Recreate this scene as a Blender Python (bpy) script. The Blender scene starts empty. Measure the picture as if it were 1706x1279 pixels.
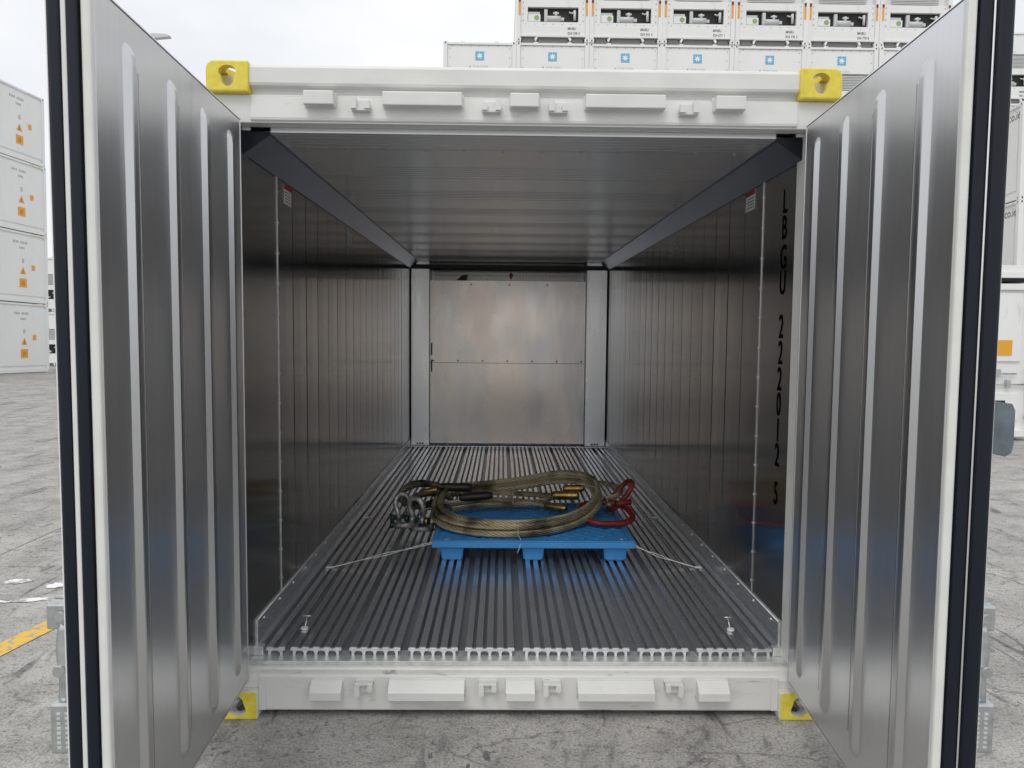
import bpy, bmesh, math, random
from mathutils import Vector, Matrix
random.seed(7)
S = bpy.context.scene
COL = S.collection
rad = math.radians

# ------------------------------------------------------------------ camera
def cam_axes(yaw, pitch, roll):
    cy, sy, cp, sp = math.cos(yaw), math.sin(yaw), math.cos(pitch), math.sin(pitch)
    f = Vector((sy * cp, cy * cp, sp)); r = Vector((cy, -sy, 0)); u = r.cross(f)
    c, s = math.cos(roll), math.sin(roll)
    return c * r + s * u, -s * r + c * u, f
cd = bpy.data.cameras.new('camera'); cam = bpy.data.objects.new('camera', cd); COL.objects.link(cam)
r_, u_, f_ = cam_axes(.0142543, -.06908649, .0089138)
m = Matrix((r_, u_, -f_)).transposed().to_4x4(); m.translation = (-.0855, -3.016, 1.574)
cam.matrix_world = m
cd.sensor_width = 36; cd.lens = 1283.57 / 1706 * 36; cd.clip_start = .05; cd.clip_end = 3000
S.camera = cam

# ------------------------------------------------------------------ sky and sun (overcast)
W = bpy.data.worlds.new('World'); S.world = W; W.use_nodes = True
nt = W.node_tree; N = nt.nodes; bg = N['Background']
sky = N.new('ShaderNodeTexSky'); sky.sky_type = 'NISHITA'; sky.sun_disc = False
sky.sun_elevation = rad(58); sky.sun_rotation = rad(200); sky.air_density = 1.0; sky.dust_density = 4.0
tc = N.new('ShaderNodeTexCoord'); mp = N.new('ShaderNodeMapping'); mp.inputs['Scale'].default_value = (1.4, 1.4, 3.2)
nz = N.new('ShaderNodeTexNoise'); nz.inputs['Scale'].default_value = 1.7; nz.inputs['Detail'].default_value = 5; nz.inputs['Roughness'].default_value = .5
cr = N.new('ShaderNodeValToRGB'); cr.color_ramp.elements[0].position = .36; cr.color_ramp.elements[1].position = .66
cr.color_ramp.elements[0].color = (.80, .83, .87, 1); cr.color_ramp.elements[1].color = (1.0, 1.0, 1.0, 1)
sc = N.new('ShaderNodeVectorMath'); sc.operation = 'SCALE'; sc.inputs['Scale'].default_value = 8.6
mx = N.new('ShaderNodeMix'); mx.data_type = 'RGBA'; mx.inputs[0].default_value = .93
nt.links.new(tc.outputs['Generated'], mp.inputs['Vector']); nt.links.new(mp.outputs[0], nz.inputs['Vector'])
nt.links.new(nz.outputs[0], cr.inputs[0]); nt.links.new(cr.outputs[0], sc.inputs[0])
nt.links.new(sky.outputs[0], mx.inputs[6]); nt.links.new(sc.outputs[0], mx.inputs[7]); nt.links.new(mx.outputs[2], bg.inputs[0])
bg.inputs['Strength'].default_value = .1
sd = bpy.data.lights.new('sun', 'SUN'); sd.energy = .7; sd.angle = rad(25); sd.color = (1, .97, .93)
so = bpy.data.objects.new('sun', sd); COL.objects.link(so); so.rotation_euler = (rad(34), 0, rad(-20)); so.location = (0, -10, 20)

V = S.view_settings; V.view_transform = 'Standard'; V.look = 'None'; V.exposure = .35; V.gamma = 1; V.use_curve_mapping = False
S.render.engine = 'CYCLES'
cy = S.cycles; cy.max_bounces = 14; cy.glossy_bounces = 10; cy.diffuse_bounces = 4; cy.transmission_bounces = 2
cy.use_denoising = True; cy.denoising_prefilter = 'ACCURATE'; cy.denoiser = 'OPENIMAGEDENOISE'; cy.sample_clamp_indirect = 6; cy.caustics_reflective = True
try: cy.denoising_input_passes = 'RGB_ALBEDO_NORMAL'
except Exception: pass

# ------------------------------------------------------------------ materials
def mat(name, col, rough=.5, metal=0., spec=.5, n=None, bump=None, coat=0., aniso=0., rvar=0., rscale=(3, 3, 3), scuff=None):
    """n = (scale vector, detail, colour b, lo, hi) colour variation; bump = (scale vector, strength, distance)"""
    M = bpy.data.materials.new(name); M.use_nodes = True
    t = M.node_tree; P = t.nodes['Principled BSDF']
    P.inputs['Base Color'].default_value = (*col, 1); P.inputs['Roughness'].default_value = rough
    P.inputs['Metallic'].default_value = metal; P.inputs['Specular IOR Level'].default_value = spec; P.inputs['Coat Weight'].default_value = coat
    c = t.nodes.new('ShaderNodeTexCoord')
    def noise(sc_, det):
        mpn = t.nodes.new('ShaderNodeMapping'); mpn.inputs['Scale'].default_value = sc_
        x = t.nodes.new('ShaderNodeTexNoise'); x.inputs['Scale'].default_value = 1; x.inputs['Detail'].default_value = det
        t.links.new(c.outputs['Object'], mpn.inputs[0]); t.links.new(mpn.outputs[0], x.inputs['Vector']); return x
    if n:
        x = noise(n[0], n[1]); rmp = t.nodes.new('ShaderNodeValToRGB')
        rmp.color_ramp.elements[0].position = n[3]; rmp.color_ramp.elements[1].position = n[4]
        rmp.color_ramp.elements[0].color = (*n[2], 1); rmp.color_ramp.elements[1].color = (*col, 1)
        t.links.new(x.outputs[0], rmp.inputs[0]); t.links.new(rmp.outputs[0], P.inputs['Base Color'])
    if scuff:   # sparse worn marks: (scale, lo, hi, colour of the mark)
        x = noise(scuff[0], 8); x.inputs['Distortion'].default_value = 1.2; x.inputs['Roughness'].default_value = .62
        rm = t.nodes.new('ShaderNodeValToRGB'); rm.color_ramp.elements[0].position = scuff[1]; rm.color_ramp.elements[1].position = scuff[2]
        rm.color_ramp.elements[0].color = (1, 1, 1, 1); rm.color_ramp.elements[1].color = (0, 0, 0, 1); t.links.new(x.outputs[0], rm.inputs[0])
        mm = t.nodes.new('ShaderNodeMix'); mm.data_type = 'RGBA'; mm.inputs[7].default_value = (*scuff[3], 1)
        if P.inputs['Base Color'].links: t.links.new(P.inputs['Base Color'].links[0].from_socket, mm.inputs[6])
        else: mm.inputs[6].default_value = (*col, 1)
        t.links.new(rm.outputs[0], mm.inputs[0]); t.links.new(mm.outputs[2], P.inputs['Base Color'])
    if rvar:
        x = noise(rscale, 3); mr = t.nodes.new('ShaderNodeMapRange')
        mr.inputs[1].default_value = .3; mr.inputs[2].default_value = .7; mr.inputs[3].default_value = rough - rvar; mr.inputs[4].default_value = rough + rvar
        t.links.new(x.outputs[0], mr.inputs[0]); t.links.new(mr.outputs[0], P.inputs['Roughness'])
    if bump:
        x = noise(bump[0], 3); b = t.nodes.new('ShaderNodeBump'); b.inputs['Strength'].default_value = bump[1]; b.inputs['Distance'].default_value = bump[2]
        t.links.new(x.outputs[0], b.inputs['Height']); t.links.new(b.outputs[0], P.inputs['Normal'])
    if aniso:
        P.inputs['Anisotropic'].default_value = aniso
        tg = t.nodes.new('ShaderNodeTangent'); tg.direction_type = 'RADIAL'; tg.axis = 'Z'
        t.links.new(tg.outputs[0], P.inputs['Tangent'])
    return M
m_white = mat('white_paint', (.76, .76, .735), .38, scuff=((7, 7, 16), .26, .34, (.55, .54, .50)), n=((5, 5, 9), 4, (.70, .70, .675), .3, .55), bump=((60, 60, 60), .08, .002))
m_sillw = mat('scuffed_white_paint', (.75, .747, .715), .42, scuff=((4, 4, 45), .30, .37, (.36, .35, .33)), n=((3, 3, 14), 7, (.58, .575, .54), .27, .42), bump=((50, 50, 50), .1, .002))
m_yellow = mat('yellow_paint', (.83, .70, .085), .42, scuff=((14, 14, 14), .27, .32, (.30, .22, .10)), n=((30, 30, 30), 4, (.74, .58, .05), .3, .6))
m_wall = mat('brushed_wall_steel', (.43, .42, .41), .17, 1, aniso=.8)
m_ceil = mat('ceiling_steel', (.82, .83, .84), .25, .66, spec=.3)
m_bulk = mat('bulkhead_steel', (.76, .665, .59), .26, 1, n=((2.6, 2, 1.0), 2, (.60, .585, .57), .38, .60), rvar=.05, rscale=(2.5, 2, 1.2), bump=((2.6, 2, .7), .3, .02))  # warm blotches put blurred reflections into the steel's colour
m_col = mat('column_aluminium', (.86, .86, .86), .30, 1, rvar=.06, rscale=(8, 8, 1))
m_door = mat('door_liner_steel', (.74, .745, .76), .32, .93, aniso=.2, bump=((.8, 1.6, .6), .05, .012), n=((60, 60, .4), 2, (.71, .715, .73), .3, .7), scuff=((3, 3, 1.2), .27, .40, (.63, .635, .65)))
m_rib = mat('door_rib_steel', (.62, .625, .63), .32, 1, rvar=.03, rscale=(20, 20, 1))
m_alu = mat('floor_aluminium', (.80, .825, .86), .26, .84, n=((110, .5, 110), 2, (.69, .71, .74), .3, .7), rvar=.05, rscale=(25, .8, 25))
m_alub = mat('floor_base_aluminium', (.55, .565, .59), .42, .8, n=((9, 1, 9), 4, (.42, .43, .45), .3, .7))
m_comb = mat('cut_aluminium', (.84, .85, .85), .35, .6, n=((30, 30, 30), 4, (.66, .67, .67), .3, .65))
m_navy = mat('cove_steel', (.26, .29, .36), .26, 1)  # the cove's dark navy reflection is put into the base colour
m_rubber = mat('dark_navy_rubber', (.004, .0075, .0155), .45, 0, .35, rvar=.06, rscale=(10, 10, .6))
m_black = mat('black', (.012, .012, .014), .6)
m_dgrey = mat('dark_grey', (.07, .075, .08), .5, n=((6, 6, 6), 3, (.03, .03, .035), .35, .65))
m_galv = mat('galvanised_steel', (.62, .64, .65), .38, .9, n=((30, 30, 30), 4, (.45, .47, .48), .3, .7))
m_plate = mat('dull_plate', (.22, .26, .29), .42, .7, n=((20, 20, 20), 4, (.13, .16, .18), .3, .7))
m_blue = mat('blue_plastic', (.065, .37, .82), .45, scuff=((9, 22, 9), .27, .34, (.20, .42, .70)), n=((5, 5, 5), 5, (.05, .30, .71), .3, .65), bump=((60, 60, 60), .06, .002))
m_rope = mat('greasy_wire_rope', (.62, .54, .34), .36, .45, n=((5, 5, 5), 4, (.13, .105, .07), .34, .56))
m_ropedk = mat('dark_wire_rope', (.20, .17, .12), .4, .5, n=((14, 14, 14), 4, (.03, .026, .02), .35, .65))
m_brass = mat('brass_ferrule', (.62, .42, .14), .3, .9, n=((25, 25, 25), 4, (.28, .17, .05), .3, .65))
m_dferr = mat('dark_ferrule', (.05, .045, .04), .4, .4)
m_red = mat('red_painted_link', (.34, .035, .025), .4, n=((25, 25, 25), 4, (.16, .02, .018), .3, .6))
m_bow = mat('galvanised_bow', (.62, .62, .60), .42, .5, n=((30, 30, 30), 4, (.20, .20, .185), .36, .62))
m_green = mat('green_pin', (.02, .12, .055), .4, n=((40, 40, 40), 3, (.008, .03, .016), .35, .65))
m_wire = mat('pale_wire', (.75, .75, .72), .4, .3)
m_rwhite = mat('far_white_paint', (.85, .85, .84), .45, n=((.7, .7, .35), 4, (.80, .80, .79), .3, .6), scuff=((2.5, 2.5, 1.1), .27, .36, (.62, .60, .56)))
m_rgrey = mat('far_grey_white', (.60, .61, .61), .5)
m_recess = mat('recess_grey', (.20, .205, .21), .6)
m_logo = mat('logo_blue', (.15, .46, .68), .5)
m_print = mat('grey_print', (.20, .20, .21), .6)
m_pale = mat('pale_print', (.42, .43, .45), .6)
m_orange = mat('orange_label', (.80, .38, .03), .5)
m_redlab = mat('red_label', (.45, .03, .05), .5)
m_lab = mat('white_label', (.88, .88, .87), .6)
m_stencil = mat('black_stencil', (.004, .004, .005), 1, 0, 0)
m_caul = mat('white_sealant', (.80, .80, .78), .5)

def ground_material():
    M = bpy.data.materials.new('worn_concrete'); M.use_nodes = True; t = M.node_tree; P = t.nodes['Principled BSDF']
    g = t.nodes.new('ShaderNodeNewGeometry'); L = t.links.new
    def noise(s, d, rough=.55, dist=0., vec=None):
        x = t.nodes.new('ShaderNodeTexNoise'); x.inputs['Scale'].default_value = s; x.inputs['Detail'].default_value = d
        x.inputs['Roughness'].default_value = rough; x.inputs['Distortion'].default_value = dist
        L(vec if vec else g.outputs['Position'], x.inputs['Vector']); return x.outputs[0]
    def ramp(v, a, b, ca, cb):
        x = t.nodes.new('ShaderNodeValToRGB'); e = x.color_ramp.elements
        e[0].position = a; e[1].position = b; e[0].color = (*ca, 1); e[1].color = (*cb, 1); L(v, x.inputs[0]); return x.outputs[0]
    def mul(a, b, f=1.):
        x = t.nodes.new('ShaderNodeMix'); x.data_type = 'RGBA'; x.blend_type = 'MULTIPLY'; x.inputs[0].default_value = f; L(a, x.inputs[6]); L(b, x.inputs[7]); return x.outputs[2]
    def lighten(a, b):
        x = t.nodes.new('ShaderNodeMix'); x.data_type = 'RGBA'; x.blend_type = 'LIGHTEN'; x.inputs[0].default_value = 1; L(a, x.inputs[6]); L(b, x.inputs[7]); return x.outputs[2]
    c = ramp(noise(.35, 5), .3, .7, (.45, .437, .415), (.57, .555, .525))
    c = mul(c, ramp(noise(3.2, 6, .62), .33, .62, (.66, .66, .66), (1, 1, 1)))
    c = mul(c, ramp(noise(95, 3, .6), .40, .56, (.66, .66, .66), (1, 1, 1)))
    c = mul(c, ramp(noise(28, 4, .7), .36, .47, (.62, .62, .62), (1, 1, 1)))
    # fine cracks and scrape marks, broken up
    mp = t.nodes.new('ShaderNodeMapping'); mp.inputs['Scale'].default_value = (1.1, 2.3, 1); mp.inputs['Rotation'].default_value = (0, 0, .3); L(g.outputs['Position'], mp.inputs[0])
    nd = t.nodes.new('ShaderNodeTexNoise'); nd.inputs['Scale'].default_value = 1.6; nd.inputs['Detail'].default_value = 5; L(mp.outputs[0], nd.inputs['Vector'])
    ad = t.nodes.new('ShaderNodeMix'); ad.data_type = 'VECTOR'; ad.inputs[0].default_value = .42; L(mp.outputs[0], ad.inputs[4]); L(nd.outputs[1], ad.inputs[5])
    vo = t.nodes.new('ShaderNodeTexVoronoi'); vo.feature = 'DISTANCE_TO_EDGE'; vo.inputs['Scale'].default_value = 2.3; L(ad.outputs[1], vo.inputs['Vector'])
    cracks = ramp(vo.outputs['Distance'], .003, .022, (.62, .62, .62), (1, 1, 1))
    c = mul(c, lighten(cracks, ramp(noise(1.5, 3), .52, .60, (1, 1, 1), (0, 0, 0))))
    # dark rubber scuffs: stretched noise
    mp2 = t.nodes.new('ShaderNodeMapping'); mp2.inputs['Scale'].default_value = (2.2, .55, 1); mp2.inputs['Rotation'].default_value = (0, 0, .9); L(g.outputs['Position'], mp2.inputs[0])
    c = mul(c, ramp(noise(2.4, 6, .6, 1.4, mp2.outputs[0]), .335, .42, (.50, .50, .51), (1, 1, 1)))
    c = mul(c, ramp(noise(7.5, 4, .6, 2.2), .305, .37, (.42, .42, .43), (1, 1, 1)))
    L(c, P.inputs['Base Color']); P.inputs['Roughness'].default_value = .82; P.inputs['Specular IOR Level'].default_value = .3
    b = t.nodes.new('ShaderNodeBump'); b.inputs['Strength'].default_value = .35; b.inputs['Distance'].default_value = .006
    L(noise(60, 5, .65), b.inputs['Height']); L(b.outputs[0], P.inputs['Normal']); return M
m_ground = ground_material()

def worn_paint(name, col, a, b, scale):
    M = bpy.data.materials.new(name); M.use_nodes = True; t = M.node_tree; P = t.nodes['Principled BSDF']
    g = t.nodes.new('ShaderNodeNewGeometry'); x = t.nodes.new('ShaderNodeTexNoise'); x.inputs['Scale'].default_value = scale; x.inputs['Detail'].default_value = 6; x.inputs['Roughness'].default_value = .65
    r = t.nodes.new('ShaderNodeValToRGB'); r.color_ramp.elements[0].position = a; r.color_ramp.elements[1].position = b
    r.color_ramp.elements[0].color = (.36, .355, .34, 1); r.color_ramp.elements[1].color = (*col, 1)
    t.links.new(g.outputs['Position'], x.inputs['Vector']); t.links.new(x.outputs[0], r.inputs[0]); t.links.new(r.outputs[0], P.inputs['Base Color']); P.inputs['Roughness'].default_value = .7
    return M
m_yline = worn_paint('worn_yellow_marking', (.80, .50, .06), .40, .50, 22)
m_wline = worn_paint('worn_white_marking', (.85, .85, .85), .44, .52, 9)

# ------------------------------------------------------------------ mesh helpers
def link(name, me, mats, parent=None):
    o = bpy.data.objects.new(name, me); COL.objects.link(o)
    for x in (mats if isinstance(mats, (list, tuple)) else [mats]):
        if x and len(me.materials) < (len(mats) if isinstance(mats, (list, tuple)) else 1): me.materials.append(x)
    if parent: o.parent = parent
    return o
class MB:
    def __init__(s): s.v = []; s.f = []; s.m = []; s.sm = []
    def add(s, v, f, mi=0, smooth=False):
        k = len(s.v); s.v += [tuple(p) for p in v]; s.f += [[i + k for i in q] for q in f]; s.m += [mi] * len(f); s.sm += [smooth] * len(f); return s
    def bm(s, b, mi=0, smooth=False):
        b.verts.index_update(); s.add([v.co[:] for v in b.verts], [[v.index for v in f.verts] for f in b.faces], mi, smooth); b.free(); return s
    def box(s, x0, x1, y0, y1, z0, z1, bev=0., mi=0, M=None, seg=2):
        b = bmesh.new(); bmesh.ops.create_cube(b, size=1)
        for v in b.verts: v.co = Vector(((x0 + x1) / 2 + v.co.x * (x1 - x0), (y0 + y1) / 2 + v.co.y * (y1 - y0), (z0 + z1) / 2 + v.co.z * (z1 - z0)))
        if bev: bmesh.ops.bevel(b, geom=b.edges[:], offset=bev, segments=seg, affect='EDGES', profile=.5)
        if M: bmesh.ops.transform(b, matrix=M, verts=b.verts)
        return s.bm(b, mi)
    def prism(s, poly, a, b, axis, mi=0, smooth=False):
        """poly: 2-D outline (CCW); extruded from a to b along axis ('x': poly is (y,z); 'y': (x,z); 'z': (x,y))"""
        def P(p, t): return (t, p[0], p[1]) if axis == 'x' else (p[0], t, p[1]) if axis == 'y' else (p[0], p[1], t)
        n = len(poly); v = [P(p, a) for p in poly] + [P(p, b) for p in poly]
        f = [[i, (i + 1) % n, n + (i + 1) % n, n + i] for i in range(n)]
        s.add(v, f, mi, smooth); s.add(v[:n], [list(range(n))[::-1]], mi); s.add(v[n:], [list(range(n))], mi); return s
    def cyl(s, p, q, r, n=16, mi=0, r2=None, cap=True):
        p, q = Vector(p), Vector(q); d = (q - p).normalized(); a = d.orthogonal().normalized(); b = d.cross(a); r2 = r if r2 is None else r2
        ring = lambda c, rr: [c + a * rr * math.cos(2 * math.pi * i / n) + b * rr * math.sin(2 * math.pi * i / n) for i in range(n)]
        v = ring(p, r) + ring(q, r2); s.add(v, [[i, (i + 1) % n, n + (i + 1) % n, n + i] for i in range(n)], mi, True)
        if cap: s.add(v[:n], [list(range(n))[::-1]], mi); s.add(v[n:], [list(range(n))], mi)
        return s
    def tube(s, pts, r, n=8, mi=0, closed=False):
        pts = [Vector(p) for p in pts]; k = len(pts); rr = r if isinstance(r, (list, tuple)) else [r] * k
        up = None; v = []
        for i in range(k):
            t = (pts[(i + 1) % k] - pts[i - 1]) if closed else (pts[min(i + 1, k - 1)] - pts[max(i - 1, 0)]); t.normalize()
            if up is None: up = t.orthogonal().normalized()
            up = (up - t * up.dot(t)).normalized(); w = t.cross(up)
            v += [pts[i] + (up * math.cos(2 * math.pi * j / n) + w * math.sin(2 * math.pi * j / n)) * rr[i] for j in range(n)]
        f = []
        for i in range(k if closed else k - 1):
            o, q = i * n, ((i + 1) % k) * n
            f += [[o + j, o + (j + 1) % n, q + (j + 1) % n, q + j] for j in range(n)]
        s.add(v, f, mi, True)
        if not closed: s.add(v[:n], [list(range(n))[::-1]], mi); s.add(v[-n:], [list(range(n))], mi)
        return s
    def mesh(s, name):
        me = bpy.data.meshes.new(name); me.from_pydata(s.v, [], s.f); me.update()
        me.polygons.foreach_set('material_index', s.m); me.polygons.foreach_set('use_smooth', s.sm)
        b = bmesh.new(); b.from_mesh(me); bmesh.ops.remove_doubles(b, verts=b.verts, dist=1e-6); bmesh.ops.recalc_face_normals(b, faces=b.faces); b.to_mesh(me); b.free()
        return me
    def build(s, name, mats, parent=None): return link(name, s.mesh(name), mats, parent)
def tag(o, label, cat, group=None, kind=None):
    o['label'] = label; o['category'] = cat
    if group: o['group'] = group
    if kind: o['kind'] = kind
    return o
def empty(name, loc=(0, 0, 0), rot=(0, 0, 0)):
    o = bpy.data.objects.new(name, None); COL.objects.link(o); o.location = loc; o.rotation_euler = rot; o.empty_display_size = .2; return o
def struct(o): o['kind'] = 'structure'; return o
def text_mesh(body, size, sx=1., ext=.001, bold=0., align='CENTER'):
    cu = bpy.data.curves.new('t', 'FONT'); cu.body = body; cu.size = size; cu.extrude = ext; cu.offset = bold
    cu.align_x = align; cu.align_y = 'CENTER'; cu.resolution_u = 4
    o = bpy.data.objects.new('t', cu); COL.objects.link(o); bpy.context.view_layer.update()
    me = bpy.data.meshes.new_from_object(o.evaluated_get(bpy.context.evaluated_depsgraph_get()))
    bpy.data.objects.remove(o); me.transform(Matrix.Diagonal((sx, 1, 1, 1))); me.materials.clear(); return me
def frame(X, Y, o): # matrix with columns X, Y, X x Y
    X, Y = Vector(X), Vector(Y); Z = X.cross(Y); M = Matrix((X, Y, Z)).transposed().to_4x4(); M.translation = o; return M
def spline(P, step):
    P = [Vector(p) for p in P]; out = []
    for i in range(len(P) - 1):
        a, b, c, d = P[max(i - 1, 0)], P[i], P[i + 1], P[min(i + 2, len(P) - 1)]
        k = max(2, int((c - b).length / step))
        for j in range(k):
            t = j / k; out.append(.5 * (2 * b + (c - a) * t + (2 * a - 5 * b + 4 * c - d) * t * t + (3 * b - a - 3 * c + d) * t ** 3))
    out.append(P[-1]); return out
def boolean(base, cutters, op='DIFFERENCE'):
    o = bpy.data.objects.new('b', base); COL.objects.link(o); cs = []
    for c in cutters:
        k = bpy.data.objects.new('c', c); COL.objects.link(k); cs.append(k)
        md = o.modifiers.new('b', 'BOOLEAN'); md.operation = op; md.solver = 'EXACT'; md.object = k
    bpy.context.view_layer.update()
    me = bpy.data.meshes.new_from_object(o.evaluated_get(bpy.context.evaluated_depsgraph_get()))
    for k in cs + [o]: bpy.data.objects.remove(k)
    return me

# ------------------------------------------------------------------ ground: slab paving over a base sheet, falling away gently beyond 12 m
GS = .0205
def gz(y): return -GS * (y - 12) if y > 12 else 0.
base = MB()
ys = [-400, -60, 12, 60, 900]
for i in range(len(ys) - 1):
    a, b = ys[i], ys[i + 1]
    base.add([(-900, a, gz(a) - .03), (900, a, gz(a) - .03), (900, b, gz(b) - .03), (-900, b, gz(b) - .03)], [[0, 1, 2, 3]])
ground = struct(base.build('ground', m_ground))
gx = [-38.53 + 5 * i for i in range(16)]; gy = [-13, -8, -3, 2.0, 7.0, 12.0] + [17.0, 22, 27, 32, 37, 42, 47]
slabs = {}
for i in range(len(gx) - 1):
    for j in range(len(gy) - 1):
        w = gx[i + 1] - gx[i]; h = gy[j + 1] - gy[j]; sl = gy[j] >= 12; key = (round(w, 2), h, sl)
        if key not in slabs:
            g_ = .006; b = MB(); z1 = -GS * h if sl else 0
            b.add([(g_, g_, -.03), (w - g_, g_, -.03), (w - g_, h - g_, z1 - .03), (g_, h - g_, z1 - .03), (g_, g_, -.004), (w - g_, g_, -.004), (w - g_, h - g_, z1 - .004), (g_, h - g_, z1 - .004),
                   (g_ + .005, g_ + .005, 0), (w - g_ - .005, g_ + .005, 0), (w - g_ - .005, h - g_ - .005, z1), (g_ + .005, h - g_ - .005, z1)],
                  [[0, 1, 5, 4], [1, 2, 6, 5], [2, 3, 7, 6], [3, 0, 4, 7], [4, 5, 9, 8], [5, 6, 10, 9], [6, 7, 11, 10], [7, 4, 8, 11], [8, 9, 10, 11]])
            slabs[key] = b.mesh('concrete_slab'); slabs[key].materials.append(m_ground)
        o = bpy.data.objects.new('concrete_slab', slabs[key]); COL.objects.link(o); o.parent = ground; o.location = (gx[i], gy[j], gz(gy[j]))
# painted markings
b = MB(); d = Vector((.18, 1, 0)).normalized(); n_ = Vector((d.y, -d.x, 0)); p0 = Vector((-2.86, -.9, .004)); p1 = Vector((-2.30, 2.2, .004))
b.add([p0, p0 + n_ * .125, p1 + n_ * .125, p1], [[0, 1, 2, 3]]); o = b.build('yellow_line_marking', m_yline, ground)
b = MB()
for (x, y, rx, ry, a) in [(-2.80, 1.36, .13, .035, .25), (-2.98, 1.33, .07, .03, .1), (-2.78, 1.62, .07, .05, .5), (-3.06, 1.68, .08, .05, .2), (-2.62, 1.42, .05, .03, .9)]:
    pts = []
    for i in range(22):
        t = 2 * math.pi * i / 22; q = .7 + .5 * random.random(); u, v = rx * q * math.cos(t), ry * q * math.sin(t)
        pts.append((x + u * math.cos(a) - v * math.sin(a), y + u * math.sin(a) + v * math.cos(a), .004))
    b.add(pts, [list(range(22))])
b.build('white_paint_marking', m_wline, ground)

# ------------------------------------------------------------------ the open refrigerated container
C0 = tag(empty('refrigerated_container'), 'open white refrigerated container with yellow corners and steel-lined interior in the foreground', 'container')
HX, YB, ZF, ZC = 1.116, 5.75, .240, 2.345     # interior half width, bulkhead, floor top, ceiling

# corner castings
def casting_mesh(top):
    q = bmesh.new(); bmesh.ops.create_cube(q, size=1)
    for v in q.verts: v.co = Vector((.081 + v.co.x * .162, .089 + v.co.y * .178, .059 + v.co.z * .118))
    if top: bmesh.ops.bevel(q, geom=[e for e in q.edges if all(v.co.x < .001 and v.co.z > .117 for v in e.verts)], offset=.034, segments=5, affect='EDGES', profile=.5)
    bmesh.ops.bevel(q, geom=[e for e in q.edges if len(e.link_faces) == 2 and e.calc_face_angle() > .8], offset=.007, segments=2, affect='EDGES', profile=.5)
    base_ = MB().bm(q).mesh('k')
    inner = MB().box(.028, .134, .028, .15, .028, .09).mesh('i')
    def stadium(cx, cz, w, h, n=10):
        # shield-shaped end aperture
        P = []
        for i in range(n + 1):
            t = math.pi * i / n; P.append((cx + w / 2 * math.cos(t), cz + h * .18 + h * .32 * math.sin(t)))
        for i in range(n + 1):
            t = math.pi + math.pi * i / n; P.append((cx + w * .36 * math.cos(t), cz - h * .12 + h * .38 * math.sin(t)))
        return P
    c1 = MB().prism(stadium(.083, .06, .068, .078), -.05, .06, 'y').mesh('c1')
    P = [(y, z) for y, z in stadium(.09, .06, .062, .076)]
    c2 = MB().prism(P, -.05, .06, 'x').mesh('c2')
    el = [(.083 + .032 * math.cos(2 * math.pi * i / 24), .092 + .055 * math.sin(2 * math.pi * i / 24)) for i in range(24)]
    c3 = MB().prism(el, .05, .2, 'z').mesh('c3')
    me = boolean(base_, [inner, c1, c2, c3])
    me.materials.clear(); me.materials.append(m_yellow); me.materials.append(m_white)
    for p in me.polygons:
        p.material_index = 0 if (top or (p.normal.y < -.9 and p.center.y < .01)) else 1
    return me
def casting(me, sx, z, flipz, y0=0., flipy=False):
    k = me.copy(); M = Matrix.Diagonal((sx, -1 if flipy else 1, -1 if flipz else 1, 1))
    k.transform(M)
    if M.determinant() < 0: k.flip_normals()
    o = link('corner_casting', k, None, C0); o.location = (1.219 * -sx, y0, z + (.118 if flipz else 0)); return o
ct, cb = casting_mesh(True), casting_mesh(False)
for sx in (1, -1):
    casting(ct, sx, 2.473, False); casting(cb, sx, 0, True)
    casting(ct, sx, 2.473, False, 6.058, True); casting(cb, sx, 0, True, 6.058, True)
# corner posts
for s in (-1, 1):
    x0, x1 = sorted((s * 1.1175, s * 1.214))
    b = MB().box(x0, x1, .035, .10, .119, 2.365, .004)
    xa, xb = sorted((s * 1.117, s * 1.20)); b.box(xa, xb, .10, .16, .20, 2.40, .003)
    b.build('corner_post', m_white, C0)
    # jamb edge seen round the opening
    xa, xb = sorted((s * (1.110 if s > 0 else 1.1125), s * 1.1172)); MB().box(xa, xb, .036, .155, .2068, 2.3645, .003).build('jamb_strip', m_wall if s < 0 else m_white, C0)
# header beam
hp = [(.10, 2.584), (.030, 2.584), (.018, 2.578), (.012, 2.568), (.012, 2.512), (.016, 2.503), (.040, 2.496), (.046, 2.488), (.046, 2.478), (.030, 2.462), (.022, 2.385), (.024, 2.376), (.032, 2.370), (.10, 2.366)]
hp = [(y, z) for y, z in hp][::-1]
b = MB(); b.prism(hp, -1.0565, 1.0565, 'x')
header = b.build('header_beam', m_white, C0)
MB().box(-1.214, 1.214, .0315, .099, 2.3658, 2.4725, .003).build('header_end_plate', m_white, header)
# blocks: x ranges measured along the beam
for (x0, x1) in [(-.845, -.730), (-.545, -.242), (-.059, .051), (.229, .535), (.728, .843)]:
    MB().box(x0, x1, -.022, .034, 2.424, 2.476, .004).build('stop_block', m_white, header)
def weld(x0, x1, y, z0, z1, par):
    P = []
    for a, c in (((x0, z0), (x1, z0)), ((x1, z0), (x1, z1)), ((x1, z1), (x0, z1)), ((x0, z1), (x0, z0))):
        k = max(3, int((abs(c[0] - a[0]) + abs(c[1] - a[1])) / .008))
        P += [(a[0] + (c[0] - a[0]) * i / k, y + random.uniform(-.0008, .0008), a[1] + (c[1] - a[1]) * i / k) for i in range(k)]
    MB().tube(P, [random.uniform(.0032, .0052) for _ in P], 6, closed=True).build('weld_bead', m_white, par)
for (x0, x1) in [(-.845, -.730), (-.545, -.242), (-.059, .051), (.229, .535), (.728, .843)]: weld(x0, x1, .0265, 2.424, 2.476, header)
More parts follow.
